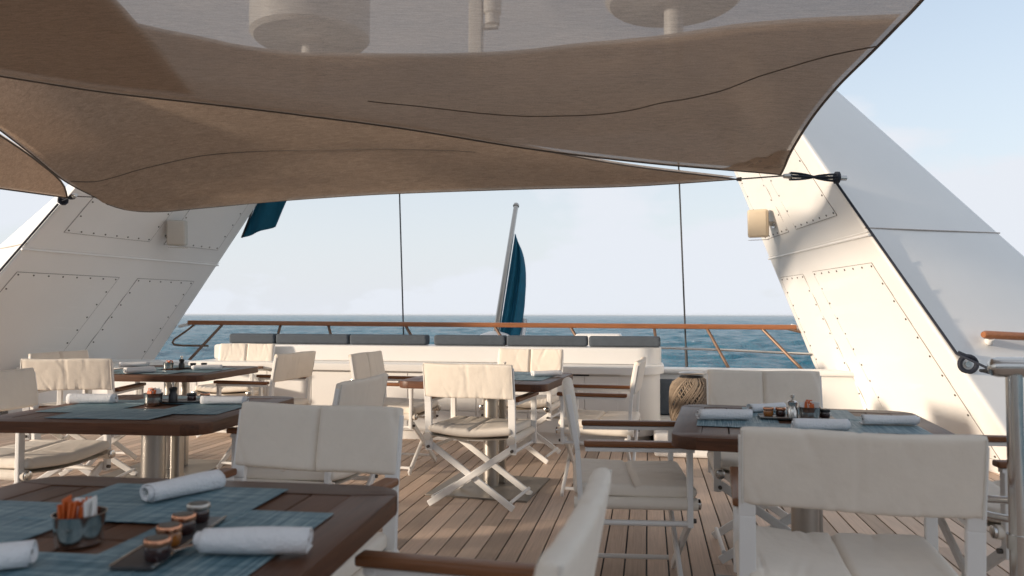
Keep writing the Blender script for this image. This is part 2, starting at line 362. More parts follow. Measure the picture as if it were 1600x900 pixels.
# ------------------------------------------------------------------ pylons (raked legs of the aft mast arch)
def lin(b, d): return lambda t: Vector((b[0] + d[0] * t, b[1] + d[1] * t, t))
EDGES = {
 'R': dict(n=lin((2.587, 5.53), (-.5076, .311)), f=lin((1.894, 7.995), (-.3244, .30)), o=lin((4.48, 6.35), (-.81, .33)), b=lin((3.4, 8.3), (-.50, .30))),
 'L': dict(n=lin((-7.08, 5.53), (.65, .311)), f=lin((-6.288, 7.995), (.505, .30)), o=lin((-8.9, 6.35), (.945, .33)), b=lin((-7.8, 8.3), (.66, .30)))}
def face(side, a, b):
    A, B = EDGES[side][a], EDGES[side][b]
    sg = 1
    def pt(u, t, off=0.):
        p = A(t) * (1 - u) + B(t) * u
        if off:
            du = B(t) - A(t); dt = (A(t + .01) * (1 - u) + B(t + .01) * u) - p; n = du.cross(dt).normalized()
            inside = (EDGES[side]['n'](t) + EDGES[side]['f'](t) + EDGES[side]['o'](t) + EDGES[side]['b'](t)) / 4
            if n.dot(p - inside) < 0: n = -n
            p = p + n * off
        return p
    return pt
def cover(root, pt, u0, u1, t0, t1, nu, nt_, lean=(0, 0)):
    """a riveted cover plate standing 4 mm proud of the pylon skin, with a dark sealant joint round it"""
    def q(a, b, off): return pt(u0 + (u1 - u0) * a + lean[0] * b, t0 + (t1 - t0) * b, off)
    g = [[q(a / 6, b / 6, .006) for b in range(7)] for a in range(7)]
    s = MB().sheet(g); rim = [q(a / 6, 0, .006) for a in range(7)] + [q(1, b / 6, .006) for b in range(1, 7)] + [q(a / 6, 1, .006) for a in range(5, -1, -1)] + [q(0, b / 6, .006) for b in range(5, 0, -1)]
    low = [q(a / 6, 0, -.004) for a in range(7)] + [q(1, b / 6, -.004) for b in range(1, 7)] + [q(a / 6, 1, -.004) for a in range(5, -1, -1)] + [q(0, b / 6, -.004) for b in range(5, 0, -1)]
    ra, rb = s.ring(rim), s.ring(low); s.bridge(ra, rb); bmesh.ops.remove_doubles(s.bm, verts=s.bm.verts, dist=.0005)
    pl = s.build('cover_plate', 'pylon', root)
    j = MB(); C = [q(0, 0, .001), q(1, 0, .001), q(1, 1, .001), q(0, 1, .001)]
    E4 = [(0, 0), (1, 0), (1, 1), (0, 1), (0, 0)]
    for (a0, b0), (a1, b1) in zip(E4, E4[1:]): j.tube([q(a0 + (a1 - a0) * k / 12, b0 + (b1 - b0) * k / 12, .0035) for k in range(13)], .0034, 6)
    j.build('sealant_joint', 'joint', pl)
    rv = MB(); e = .028; eu = e / (q(1, .5, 0) - q(0, .5, 0)).length; et = e / (q(.5, 1, 0) - q(.5, 0, 0)).length; pts = []
    for a in range(nu): pts += [(eu + (1 - 2 * eu) * a / (nu - 1), et), (eu + (1 - 2 * eu) * a / (nu - 1), 1 - et)]
    for b in range(1, nt_ - 1): pts += [(eu, et + (1 - 2 * et) * b / (nt_ - 1)), (1 - eu, et + (1 - 2 * et) * b / (nt_ - 1))]
    for a, b in pts: rv.tube([q(a, b, .003), q(a, b, .0105), q(a, b, .0125)], [.0085, .0085, .0045], 8)
    o = rv.build('rivets', 'rivet', pl); o['kind'] = 'stuff'
def pylon(side, label):
    root = empty('mast_pylon', EDGES[side]['n'](0)); tag(root, label, 'mast pylon', 'raked mast pylons')
    E_ = EDGES[side]; TOP = 3.5; K = 16
    def sec(t):
        # rounded section; the corner between inboard and forward face is a soft bevel
        c = [E_['n'](t), E_['o'](t), E_['b'](t), E_['f'](t)]; out = []
        for i in range(4):
            p, a, b = c[i], c[i - 1], c[(i + 1) % 4]; r = .05
            pa = p + (a - p).normalized() * min(r, (a - p).length * .3); pb = p + (b - p).normalized() * min(r, (b - p).length * .3)
            for k in range(5):
                q = k / 4; out.append(pa * (1 - q) ** 2 + p * 2 * q * (1 - q) + pb * q * q)
        return out
    s = MB(); rings = [s.ring(sec(TOP * k / K)) for k in range(K + 1)]
    for a, b in zip(rings, rings[1:]): s.bridge(a, b)
    s.bm.faces.new(rings[-1]); s.bm.faces.new(rings[0])
    sk = s.build('skin', 'pylon', None, ang=50); fix(sk, root)
    ib = face(side, 'n', 'f'); fw = face(side, 'n', 'o')
    def part(fn, *a, **k):
        before = set(bpy.data.objects); fn(*a, **k)
        for o in set(bpy.data.objects) - before:
            if o.parent == root: fix(o, root)
    if side == 'R':
        part(cover, root, ib, .10, .585, .12, 1.57, 8, 11); part(cover, root, ib, .69, .945, .12, 1.56, 5, 11)
        part(cover, root, ib, .125, .53, 1.98, 3.3, 7, 9); part(cover, root, ib, .62, .93, 1.98, 3.3, 6, 9)
    else:
        part(cover, root, ib, .055, .50, .12, 1.56, 8, 11); part(cover, root, ib, .595, .915, .12, 1.56, 6, 11)
        part(cover, root, ib, .105, .515, 1.97, 3.2, 8, 9); part(cover, root, ib, .60, .93, 1.96, 3.2, 7, 9)
    w = MB(); w.tube([ib(u / 12, 1.775, .002) for u in range(0, 13)], .011, 8); fix(w.build('weld_ridge', 'pylon', None), root)
    w = MB(); w.tube([ib(u / 12, 1.80, .001) for u in range(0, 13)], .004, 6); fix(w.build('weld_seam', 'joint' if side == 'X' else 'pylon', None), root)
    w = MB(); w.tube([fw(u / 12, 1.83 + .03 * u / 12, .000) for u in range(0, 13)], .0055, 6); fix(w.build('plating_seam', plain('faint_rust_seam', (.50, .43, .38), .7, var=.25, scale=30), None), root)
    return root
def fix(o, root):
    bpy.context.view_layer.update() if False else None
    o.parent = root; o.matrix_parent_inverse = Matrix.Translation(-root.location)
    return o
pylR = pylon('R', 'sunlit cream mast pylon with riveted plates at the right of the deck')
pylL = pylon('L', 'shaded white mast pylon with riveted plates at the left of the deck')
IBR, IBL, FWR, FWL = face('R', 'n', 'f'), face('L', 'n', 'f'), face('R', 'n', 'o'), face('L', 'n', 'o')

# deckhouse added out of view, behind and left, to shade the near tables
dh = empty('shade_deckhouse', (-2, -6, 0)); tag(dh, 'white deckhouse added outside the picture to shade the near tables', 'shade_deckhouse')
fix(MB().box((-2.0, -7.5, 1.6), (12.5, 3.0, 3.2), None, .05).build('bulkhead', 'pylon', None), dh)
fix(MB().box((-7.3, -3.3, 1.9), (2.2, 5.4, 3.8), None, .05).build('shade_wing', 'pylon', None), dh)
for x in (-5.0, -3.0, -1.0, 1.0, 3.0):
    w = fix(MB().box((x, -6.0, 1.45), (1.5, .03, 1.3), None, .02).build('window_frame', 'white', None), dh)
    g_ = MB().box((x, -5.983, 1.45), (1.36, .02, 1.16)).build('pane', 'dark', None); fix(g_, dh)
# arch beam over the top of both pylons with radomes standing on it
beam = MB(); beam.box((-1.9, 8.15, 3.42), (5.3, 1.3, .24), None, .06, 3)
beam = tag(beam.build('arch_beam', 'pylon'), 'white arch beam joining the two pylons, hidden above the awning', 'arch beam')
def radome(x, y, z, r, label):
    o = empty('radome', (x, y, 3.54)); tag(o, label, 'radome', 'radomes above the awning'); h = z - 3.54
    MB().lathe([(.11, 0), (.11, h + .01)], 16).build('pedestal', 'dome', o)
    MB().lathe([(r, h + .93), (r + .018, h + .94), (r + .018, h + .99), (r, h + 1.0)], 40).build('flange', 'dome', o)
    MB().lathe([(.02, h), (r * .93, h), (r, h + .05), (r, h + .95), (r * .93, h + 1.3), (r * .72, h + 1.6), (r * .38, h + 1.8), (.03, h + 1.86)], 40).build('dome_cover', 'dome', o)
radome(-4.2, 8.6, 4.62, .74, 'left white radome showing dimly through the mesh awning')
radome(.3, 8.5, 4.72, .78, 'right white radome showing dimly through the mesh awning')
ml = empty('signal_mast', (-2.02, 8.5, 3.54)); tag(ml, 'slim signal light mast showing between the radomes through the awning', 'mast')
MB().box((0, 0, .95), (.16, .14, 1.9), None, .02).build('post', 'dome', ml)
MB().lathe([(.09, 0), (.09, .12), (.11, .14), (.11, .3), (.06, .36)], 14, (.2, 0, 1.08)).build('lamp', 'dome', ml)
MB().box((.12, 0, 1.06), (.3, .08, .06), None, .01).build('bracket', 'dome', ml)

def speaker(c, target, mat, label, yaw, pit):
    o = empty('loudspeaker', c); tag(o, label, 'loudspeaker', 'loudspeakers on the pylons')
    rot = Matrix.Rotation(yaw, 3, 'Z') @ Matrix.Rotation(pit, 3, 'X')
    f = MB().box((0, 0, 0), (.20, .155, .29), rot, .03, 4).build('case', mat, o)
    MB().box(rot @ Vector((0, -.079, 0)), (.165, .006, .25), rot, .003).build('grille', mat, f)
    d = Vector(target) - Vector(c)
    br = MB(); br.bar(d * .25, d * .98, .05, .02, (0, 0, 1)); br.tube([d * .93, d * 1.0], .045, 14); br.build('bracket', 'steel', o)
    br = MB(); br.bar(rot @ Vector((.105, .03, -.17)), rot @ Vector((-.105, .03, -.17)), .04, .006, rot @ Vector((0, 1, 0))); br.build('yoke', 'steel', o)
t = IBR(.74, 2.10); speaker(t + Vector((-.17, -.06, .0)), t, 'speaker_tan', 'tan loudspeaker bracketed to the sunlit right pylon', R(-14), R(6))
t = IBL(.585, 2.06); speaker(t + Vector((.16, -.05, .02)), t, 'speaker', 'grey loudspeaker bracketed to the shaded left pylon', R(22), R(6))

#==AFT==
# ------------------------------------------------------------------ bulwark, bench, counter
bul = empty('stern_bulwark', (-2.1, 7.5, 0)); tag(bul, 'low white bulwark wall round the stern below the teak rail', 'bulwark')
MB().box((0, 0, .29), (9.6, .2, .58), None, .02).build('wall', 'white', bul)
MB().box((0, .02, .60), (9.62, .30, .05), None, .02, 3).build('cap', 'white', bul)
bench = MB().box((1.03, 6.72, .11), (1.98, 1.35, .19), None, .03, 3)
tag(bench.build('bench_plinth', 'white'), 'low white bench plinth beside the counter by the right pylon', 'bench')
lb = empty('side_bench', (-5.35, 6.9, 0)); tag(lb, 'white bench box with a cushion below the left end of the rail', 'bench')
MB().box((0, 0, .26), (2.1, .9, .5), None, .02).build('box', 'white', lb)
MB().box((0, 0, .565), (2.0, .86, .10), None, .035, 4).build('seat_pad', 'benchcush', lb)

ctr = empty('buffet_counter', (-1.9, 6.45, 0)); tag(ctr, 'long white buffet counter with doors, rounded end and raised back ledge', 'counter')
def rounded_end(x0, x1, y0, y1, r, n=10):
    return [(x0, y0)] + [(x1 - r + r * math.sin(a), y0 + r - r * math.cos(a)) for a in [math.pi / 2 * k / n for k in range(n + 1)]] + [(x1, y1), (x0, y1)]
def cpart(name, poly, z0, z1, mat='white', bev=0.):
    s = MB(); s.prism(poly, z0, z1)
    if bev: bmesh.ops.bevel(s.bm, geom=[e for e in s.bm.edges if abs(e.verts[0].co.z - e.verts[1].co.z) < 1e-5], offset=bev, segments=3, profile=.6, affect='EDGES')
    o = s.build(name, mat, None, ang=35); fix(o, ctr); return o
cpart('plinth', rounded_end(-4.28, .02, 6.50, 7.19, .30), 0.013, .096)
cpart('carcass', rounded_end(-4.3, .10, 6.462, 7.2, .34), .10, .63)
cpart('worktop', rounded_end(-4.34, .135, 6.395, 7.2, .37), .635, .70, bev=.018)
cpart('back_ledge', rounded_end(-4.3, .115, 6.76, 7.25, .22), .70, .85, bev=.03)
edges_x = [-4.0, -3.55, -3.10, -2.62, -2.16, -1.72, -1.52, -1.05, -.55, -.26]
for i, (a, b) in enumerate(zip(edges_x, edges_x[1:])):
    s = MB().box(((a + b) / 2, 6.457, .455), (b - a - .006, .018, .325), None, .003); d = s.build('door', 'white', None, False); fix(d, ctr)
    s = MB().box(((a + b) / 2, 6.457, .20), (b - a - .006, .018, .165), None, .003); w = s.build('drawer', 'white', None, False); fix(w, ctr)
    if b - a > .3:
        kx = b - .06 if i % 2 == 0 else a + .06
        if i == 3: kx = b - .07
        if i == 4: kx = a + .07
        k = MB(); k.tube([(kx, 6.449, .60 - .06), (kx, 6.441, .54), (kx, 6.437, .54)], [.026, .026, .02], 18); k = k.build('ring_pull', 'steel', None); fix(k, ctr)
        k2 = MB(); k2.tube([(kx, 6.445, .54), (kx, 6.434, .54)], .014, 14); fix(k2.build('pull_recess', 'dark', None), ctr)
        k3 = MB(); k3.box(((a + b) / 2, 6.444, .255), (.07, .012, .02), None, .004); fix(k3.build('drawer_pull', 'brushed', None), ctr)
s = MB().box((-.72, 6.452, .627), (.42, .03, .012)); fix(s.build('hatch_gap', 'blackgap', None), ctr)  # black strip set in as the dark of an open gap
cx = [-4.27, -3.75, -2.95, -2.135, -2.075, -1.35, -.56, .115]
names = ['leftmost short slate grey backrest cushion on the counter ledge', 'second slate grey backrest cushion from the left on the ledge', 'third slate grey ledge cushion, left of the sea gap', None,
         'slate grey ledge cushion in front of the flagstaff', 'slate grey ledge cushion in front of the white locker', 'rightmost slate grey backrest cushion at the rounded counter end']
for i, (a, b) in enumerate(zip(cx, cx[1:])):
    if names[i] is None: continue
    o = empty('ledge_cushion', ((a + b) / 2, 7.02, .85)); tag(o, names[i], 'cushion', 'cushions along the counter ledge')
    L_ = b - a - .012
    sh = MB(); sh.box((0, 0, .052), (L_, .13, .10), None, .028, 4).build('pad', 'cush', o)
    e = MB(); e.tube([(L_ / 2 - .012, -.05, .008), (L_ / 2 - .012, -.062, .05), (L_ / 2 - .012, -.04, .098), (L_ / 2 - .012, .04, .098)], .005, 6); e.build('piping', 'cush', o)
lk = MB().box((-.55, 8.35, .83), (.50, .4, .22), None, .03, 3)
tag(lk.build('stern_locker', 'white'), 'white locker lid showing behind the cushions right of the flagstaff', 'locker')
fb = MB(); fb.lathe([(.42, 0), (.40, .1), (.3, .2), (.16, .29), (.06, .32)], 24, (-1.93, 9.2, .62))
fb.box((-1.93, 9.2, .3), (.8, .5, .66), None, .05)
tag(fb.build('staff_socket', 'white'), 'white moulded fairing at the foot of the flagstaff', 'fairing')
# dark cushion behind the lantern
dc = empty('scatter_cushion', (.27, 7.2, .20)); tag(dc, 'dark slate cushion standing behind the wicker lantern', 'cushion')
MB().box((0, 0, .17), (.40, .14, .34), Matrix.Rotation(R(-8), 3, 'X'), .05, 4).build('pad', 'cush', dc)
MB().tube([(-.2, -.01, .02), (-.2, -.01, .32), (.2, -.01, .34), (.2, -.01, .02)], .006, 6).build('piping', 'cush', dc)
# ------------------------------------------------------------------ rail
rail = empty('stern_rail', (-2.0, 8.3, 0)); tag(rail, 'varnished teak stern rail on slanting bronze stanchions', 'railing')
def rp_(s, name, mat): return fix(s.build(name, mat, None), rail)
hr = cached('hr', lambda: MB().box((0, 0, 0), (7.19, .075, .055), None, .015, 4).mesh('handrail'))
h_ = ob('handrail', hr, 'rail'); h_.location = (-2.04, 8.3, 1.035); h_.rotation_euler = (0, R(.2), 0); fix(h_, rail)
M['stanch'] = plain('bronzed_stanchion', (.20, .125, .085), .4, .5, var=.2, scale=12)
for (xt, xb, zb) in ((-5.18, -5.42, .60), (-4.40, -4.36, .60), (-3.78, -3.52, .6), (-2.81, -2.45, .6), (-1.74, -1.42, .6), (-.87, -.58, .6), (.06, .12, .6), (.62, .82, .60), (1.19, 1.56, .58)):
    rp_(MB().tube([(xt, 8.3, 1.02), (xb, 8.0, zb)], .017, 10), 'stanchion', 'stanch')
rp_(MB().tube([(.02, 8.16, .80), (.8, 8.15, .78), (1.7, 8.12, .745)], .013, 10), 'mid_rail', 'steel')
rp_(MB().tube([(-5.56, 8.3, 1.02), (-5.66, 8.28, .94), (-5.79, 8.24, .84), (-5.80, 8.22, .80), (-5.76, 8.2, .775), (-5.65, 8.2, .765), (-5.3, 8.2, .765)], .013, 10), 'end_loop', 'stanch')
rp_(MB().tube([(1.5, 8.3, 1.03), (1.66, 8.32, 1.0)], .03, 12), 'end_bracket', 'white')
rp_(MB().tube([(1.45, 8.28, 1.01), (1.6, 8.25, .97), (1.75, 8.22, .86)], .014, 8), 'end_brace', 'stanch')
rp_(MB().tube([(-5.63, 8.3, 1.03), (-5.78, 8.32, 1.0)], .02, 12), 'end_bracket', 'white')
# ------------------------------------------------------------------ stays, flagstaff
def stay(p, q, label):
    p, q = Vector(p), Vector(q); o = empty('stay_wire', q); tag(o, label, 'stay wire', 'black stay wires')
    o2 = MB().tube([p - q, (0, 0, 0)], .0095, 8).build('wire', 'wire', o)
    MB().tube([(0, 0, 0), (p - q) * .06], .016, 8).build('turnbuckle', 'wire', o)
a, b = Vector((-3.141, 9.0, 2.689)), Vector((-2.926, 8.6, .60)); stay(a + (a - b) * .75, b, 'thin black stay wire left of the flagstaff')
a, b = Vector((.366, 9.0, 2.933)), Vector((.414, 8.4, .58)); stay(a + (a - b) * .55, b, 'thin black stay wire right of the flagstaff')
st = empty('flagstaff', (-1.99, 9.36, .62)); tag(st, 'slanting pale metal flagstaff at the stern', 'flagstaff')
top = Vector((-1.888, 10.5, 2.733)) - st.location; bot = Vector((0, 0, 0))
MB().tube([bot, top], [.043, .034], 16).build('pole', 'brushed', st)
MB().tube([top * .998, top * 1.006, top * 1.016], [.046, .046, .035], 16).build('truck', 'brushed', st)
def flag():
    o = empty('furled_flag', st.location); tag(o, 'dark teal blue flag hanging furled from the flagstaff', 'flag')
    hoist = [top * (.80 - .78 * k / 24) for k in range(25)]
    wid = [0, .07, .12, .16, .19, .215, .235, .25, .26, .27, .275, .28, .285, .29, .29, .29, .29, .285, .28, .27, .26, .25, .235, .22, .20]
    wid = [.80 * w for w in wid]; g = []
    for k, (h, w) in enumerate(zip(hoist, wid)):
        row = []
        for j in range(25):
            q = j / 24; fold = (math.sin(q * 13 + k * .10) * .10 + math.sin(q * 29 + k * .2) * .02) * q ** .5 * (w / .29)
            sag = -.10 * q * q - .12 * q * (k / 24)
            row.append(h + Vector((.045 + (w + .02) * q, .02 + fold - .05 * q, sag)))
        g.append(row)
    s = MB().sheet(g); f = s.build('cloth', 'navyflag', o); sm = f.modifiers.new('thick', 'SOLIDIFY'); sm.thickness = .006
    g2 = [[r_[-1] + Vector((.004 + .055 * q, -.01 + .02 * math.sin(q * 6 + k), -.02 * q)) for q in (0, .5, 1)] for k, r_ in enumerate(g[15:])]
    f2 = MB().sheet(g2).build('white_border', 'towel', o); f2.modifiers.new('thick', 'SOLIDIFY').thickness = .006
flag()
def pennant():
    o = empty('blue_pennant', (-5.0, 8.95, 2.2)); tag(o, 'dark blue cloth banner jutting from behind the left pylon under the awning', 'banner')
    c = [Vector((-5.32, 8.95, 2.17)), Vector((-4.85, 8.95, 2.31)), Vector((-4.62, 8.95, 2.75)), Vector((-5.02, 8.95, 2.9))]
    g = [[(c[0].lerp(c[1], a / 10)).lerp(c[3].lerp(c[2], a / 10), b / 8) - o.location + Vector((0, .03 * math.sin(a * .9 + b * .3), 0)) for b in range(9)] for a in range(11)]
    f = MB().sheet(g).build('cloth', 'navyflag', o); f.modifiers.new('thick', 'SOLIDIFY').thickness = .012
    MB().tube([c[0] - o.location, c[3] - o.location], .012, 8).build('edge_rod', 'wire', o)
pennant()

#==SAILS==
# ------------------------------------------------------------------ awnings
def sail_mesh(g, name, sag=0., wr=.006, seed=0, corners=()):
    g = np.array(g); nu, nv = g.shape[:2]
    u = np.linspace(0, 1, nu)[:, None]; v = np.linspace(0, 1, nv)[None, :]
    bub = 16 * u * (1 - u) * v * (1 - v)
    g = g.copy(); g[..., 2] -= sag * bub
    for i in range(nu):
        for j in range(nv):
            x, y, z = g[i, j]; n = noise.noise(Vector((x * .9 + seed, y * 3.2, 0))) + .5 * noise.noise(Vector((x * 2.1, y * 7 + seed, 4)))
            g[i, j, 2] += wr * n * min(1, 6 * min(u[i, 0], 1 - u[i, 0], v[0, j], 1 - v[0, j]) + .12)
            for cu, cv, am, fr, rad in corners:      # tension folds radiating from a tied corner
                du, dv = abs(u[i, 0] - cu), abs(v[0, j] - cv); r_ = math.hypot(du, dv)
                g[i, j, 2] += am * math.sin(fr * math.atan2(dv, du + 1e-6) + seed + 2.5 * r_) * min(1, r_ / .03) * math.exp(-(r_ / rad) ** 1.3)
    return g
def sail_obj(g, name, parent, mat='sail'):
    return MB().sheet([[tuple(p) for p in r_] for r_ in g]).build(name, mat, parent)
def hem(pts, parent, r=.008, name='hem'):
    MB().tube([tuple(p) for p in pts], r, 6).build(name, 'hem', parent)
A1AFT = [(-5.62, 4.0, 2.97), (-4.6, 4.5, 2.87), (-4.1, 4.75, 2.82), (-2.93, 5.1, 2.71), (-1.8, 5.4, 2.58), (-.89, 5.65, 2.45), (-.06, 5.85, 2.36), (1.03, 6.05, 2.26)]
A1R = [(1.03, 6.05, 2.26), (1.03, 5.7, 2.35), (1.07, 5.25, 2.46), (1.12, 4.75, 2.53), (1.19, 4.2, 2.57), (1.2, 3.5, 2.55), (1.17, 2.7, 2.52), (2.3, -.2, 3.35)]
NL = np.array([-4.6, -1.0, 3.45]); NR = np.array(A1R[-1])
near = [NL, (NL + NR) / 2 + np.array([0, .5, -.1]), NR]; left = [A1AFT[0], (np.array(A1AFT[0]) + NL) / 2 + np.array([.35, 0, -.05]), NL]
G1 = sail_mesh(coons(A1AFT, near, left, A1R, 91, 91), 'a', 0, .014, 3, ((1, 0, .016, 13, .22), (1, 0, .008, 29, .14)))
s1 = empty('awning_sail', (0, 3, 0)); tag(s1, 'large taupe mesh awning sail nearest overhead, tied to the right pylon', 'awning', 'taupe mesh awning sails')
def sp(o, root): return fix(o, root)
sp(sail_obj(G1, 'cloth', None), s1)
for nm, e in (('hem', G1[:, 0]), ('hem', G1[-1, :]), ('hem', G1[0, :]), ('hem', G1[:, -1])):
    sp(MB().tube([tuple(p) for p in e], .009, 6).build(nm, 'hem', None), s1)
vb = lambda u: np.interp(u, [.35, .383, .44, .5, .583, .7, .783, .883, .95, 1], [.222, .205, .185, .182, .2, .245, .283, .33, .35, .36])
def sub(u0, u1, v0, v1, nu, nv, lift):
    out = []
    for i in range(nu):
        u = u0 + (u1 - u0) * i / (nu - 1); a, b = v0(u), v1(u); row = []
        for j in range(nv):
            v = a + (b - a) * j / (nv - 1); fu, fv = u * 90, v * 90; i0, j0 = min(int(fu), 89), min(int(fv), 89); du, dv = fu - i0, fv - j0
            p = G1[i0, j0] * (1 - du) * (1 - dv) + G1[i0 + 1, j0] * du * (1 - dv) + G1[i0, j0 + 1] * (1 - du) * dv + G1[i0 + 1, j0 + 1] * du * dv
            row.append(p + np.array([0, 0, lift]))
        out.append(row)
    return out
sp(sail_obj(sub(.362, .997, lambda u: .004, lambda u: vb(u), 60, 20, .02), 'lining', None, 'lining'), s1)
sp(sail_obj(sub(.0, .362, lambda u: .004, lambda u: 1., 30, 50, .02), 'lining', None, 'lining'), s1)
sp(sail_obj(sub(.0, .358, lambda u: .02, lambda u: .99, 30, 50, .045), 'lining', None, 'lining'), s1)
sp(sail_obj(sub(.93, .9995, lambda u: .0005, lambda u: .07 * (u - .93) / .07, 14, 8, -.004), 'corner_patch', None, 'lining'), s1)
def bil(G, i, j):
    a, b = min(int(i), G.shape[0] - 2), min(int(j), G.shape[1] - 2); u, v = i - a, j - b
    return G[a, b] * (1 - u) * (1 - v) + G[a + 1, b] * u * (1 - v) + G[a, b + 1] * (1 - u) * v + G[a + 1, b + 1] * u * v
us_ = np.linspace(.55, .998, 70); vs2 = np.interp(us_, [.55, .7, .8, .9, 1.], [.075, .085, .115, .19, .315])
vs2 = np.convolve(np.pad(vs2, 6, mode='edge'), np.ones(13) / 13, 'valid')
sp(MB().tube([tuple(bil(G1, u * 90, v * 90) - np.array([0, 0, .004])) for u, v in zip(us_, vs2)], .0036, 6).build('stitched_seam', 'seam', None), s1)

A2AFT = [(-4.82, 5.87, 2.145), (-4.74, 5.94, 2.105), (-4.62, 5.98, 2.085), (-4.45, 6.0, 2.08), (-4.0, 6.05, 2.115), (-3.49, 6.1, 2.16), (-2.53, 6.15, 2.21), (-1.15, 6.2, 2.23), (-.06, 6.15, 2.22), (.7, 6.1, 2.24)]
A2L = [(-4.82, 5.87, 2.145), (-4.90, 5.78, 2.2), (-5.0, 5.6, 2.29), (-5.08, 5.3, 2.48), (-5.1, 5.0, 2.62), (-5.32, 4.4, 2.98)]
A2N = [(-5.32, 4.4, 2.98), (-4.91, 4.8, 3.11), (-3.47, 5.1, 2.95), (-2.05, 5.5, 2.71), (-.92, 5.8, 2.49), (-.26, 5.95, 2.37), (.7, 6.1, 2.24)]
Rr_ = [(.7, 6.1, 2.24), (.7005, 6.0995, 2.2405), (.701, 6.099, 2.241)]
A2N2 = A2N[:-1] + [(.701, 6.099, 2.241)]
G2 = sail_mesh(coons(A2AFT, A2N2, A2L, Rr_, 81, 31), 'b', -.02, .014, 9, ((0, 0, .022, 11, .3), (0, 0, .010, 25, .2)))
s2 = empty('awning_sail', (-2, 5.6, 0)); tag(s2, 'second taupe awning sail bellying low behind the nearest one', 'awning', 'taupe mesh awning sails')
sp(sail_obj(G2, 'cloth', None, 'sail2'), s2)
for e, hr_ in ((G2[:, 0], .004), (G2[0, :], .007), (G2[:, -1], .006)): sp(MB().tube([tuple(p) for p in e], hr_, 6).build('hem', 'hem', None), s2)
sm2 = [bil(G2, i, j) - np.array([0, 0, .002]) for i, j in zip(np.linspace(1, 52, 18), np.interp(np.linspace(0, 1, 18), [0, .35, .7, 1], [7, 11.5, 15, 20]))]
sp(MB().tube([tuple(p) for p in samp(sm2, 60)], .0042, 6).build('stitched_seam', 'seam', None), s2)
g2l = [[tuple(np.array(p) + np.array([0, .0, .02])) for p in r_] for r_ in G2]
sp(sail_obj(g2l, 'lining', None, 'lining'), s2)

A3R = [(-5.45, 6.1, 2.26), (-5.38, 5.98, 2.35), (-5.4, 5.7, 2.52), (-5.5, 5.4, 2.69), (-6.11, 4.8, 3.16)]
A3B = [(-5.45, 6.1, 2.26), (-5.69, 5.6, 2.27), (-6.33, 5.0, 2.33), (-7.2, 4.3, 2.45)]
A3F = [(-6.11, 4.8, 3.16), (-6.7, 4.4, 2.85), (-7.2, 4.3, 2.45)]
deg = [(-5.45, 6.1, 2.26), (-5.4505, 6.0995, 2.2605), (-5.451, 6.099, 2.261)]
G3 = sail_mesh(coons(deg, A3F, A3R, [deg[-1]] + A3B[1:], 21, 25), 'c', 0, .008, 5)
s3 = empty('awning_sail', (-6, 5.2, 0)); tag(s3, 'small corner of taupe awning sail tied to the left pylon', 'awning', 'taupe mesh awning sails')
sp(sail_obj(G3, 'cloth', None, 'sail2'), s3); sp(sail_obj([[tuple(np.array(p) + np.array([-.01, .01, .02])) for p in r_] for r_ in G3], 'lining', None, 'lining'), s3)
for e in (G3[0, :], G3[-1, :], G3[:, -1]): sp(MB().tube([tuple(p) for p in e], .008, 6).build('hem', 'hem', None), s3)
# rigging at the sail corners
def lashing(p, q, label, thick=.012, n=6, spread=.028):
    p, q = Vector(p), Vector(q); o = empty('rope_lashing', p); tag(o, label, 'rope lashing', 'rope lashings of the awning')
    d = q - p; sd = d.cross(Vector((0, 0, 1))).normalized(); up = Vector((0, 0, 1))
    for k in range(n):
        a = 2 * math.pi * k / n; off = sd * math.cos(a) + up * math.sin(a)
        pts = [d * (i / 10) + off * spread * (abs(math.cos(math.pi * i / 10)) ** .8 * .9 + .15) for i in range(11)]
        MB().tube(pts, thick * .55, 6).build('rope_turn', 'rope', o)
    MB().tube([d * .0 - d.normalized() * .05, d * .03], [.018, .024], 10).build('shackle', 'brushed', o)
    MB().tube([d * .97, d + d.normalized() * .07], [.022, .022], 12).build('pin', 'steel', o)
    MB().tube([d * .96, d * 1.02], [.05, .05], 10).build('rope_knot', 'rope', o)
    return o
tr_ = FWR(.0, 2.22, .02)
lashing((1.10, 6.06, 2.245), (1.47, 6.14, 2.235), 'black rope lashing holding the awning corner to the right pylon')
cb = MB(); cb.tube([(.69, 6.1, 2.24), (1.06, 6.06, 2.25)], .006, 8); cb.tube([(.74, 6.095, 2.24), (.70, 6.1, 2.24)], [.018, .014], 8)
tag(cb.build('tie_cord', 'hem'), 'thin cord linking two awning corners at the right', 'cord')
lashing((-5.36, 6.08, 2.27), (-5.56, 6.17, 2.25), 'black rope lashing holding the awning corner to the left pylon', .012, 5, .02)
cb = MB(); cb.tube([(-5.36, 6.08, 2.27), (-5.05, 6.02, 2.24), (-4.76, 5.96, 2.13)], .005, 8)
tag(cb.build('tie_cord', 'hem'), 'thin cord from the left lashing to the bellying awning', 'cord')
def rope(pts, label, r=.010):
    o = tag(MB().tube([tuple(p) for p in samp(pts, 50)], r, 8).build('rope', 'rope'), label, 'rope', 'ropes beside the pylons'); return o
e_ = lambda t: FWR(.03 - .012 * t, t, .012)
rope([tuple(e_(2.2)), tuple(e_(1.9)), tuple(e_(1.5)), tuple(e_(1.15)), tuple(e_(.87))], 'dark blue rope running down the front edge of the right pylon')
rope([tuple(e_(.87)), (2.26, 5.55, .80), (1.85, 4.6, .84), (1.30, 3.0, .965), (1.03, 2.33, 1.01)], 'dark blue rope stretched from the pylon cleat to the steel handrail', .009)
e2 = lambda t: FWL(.02, t, .012)
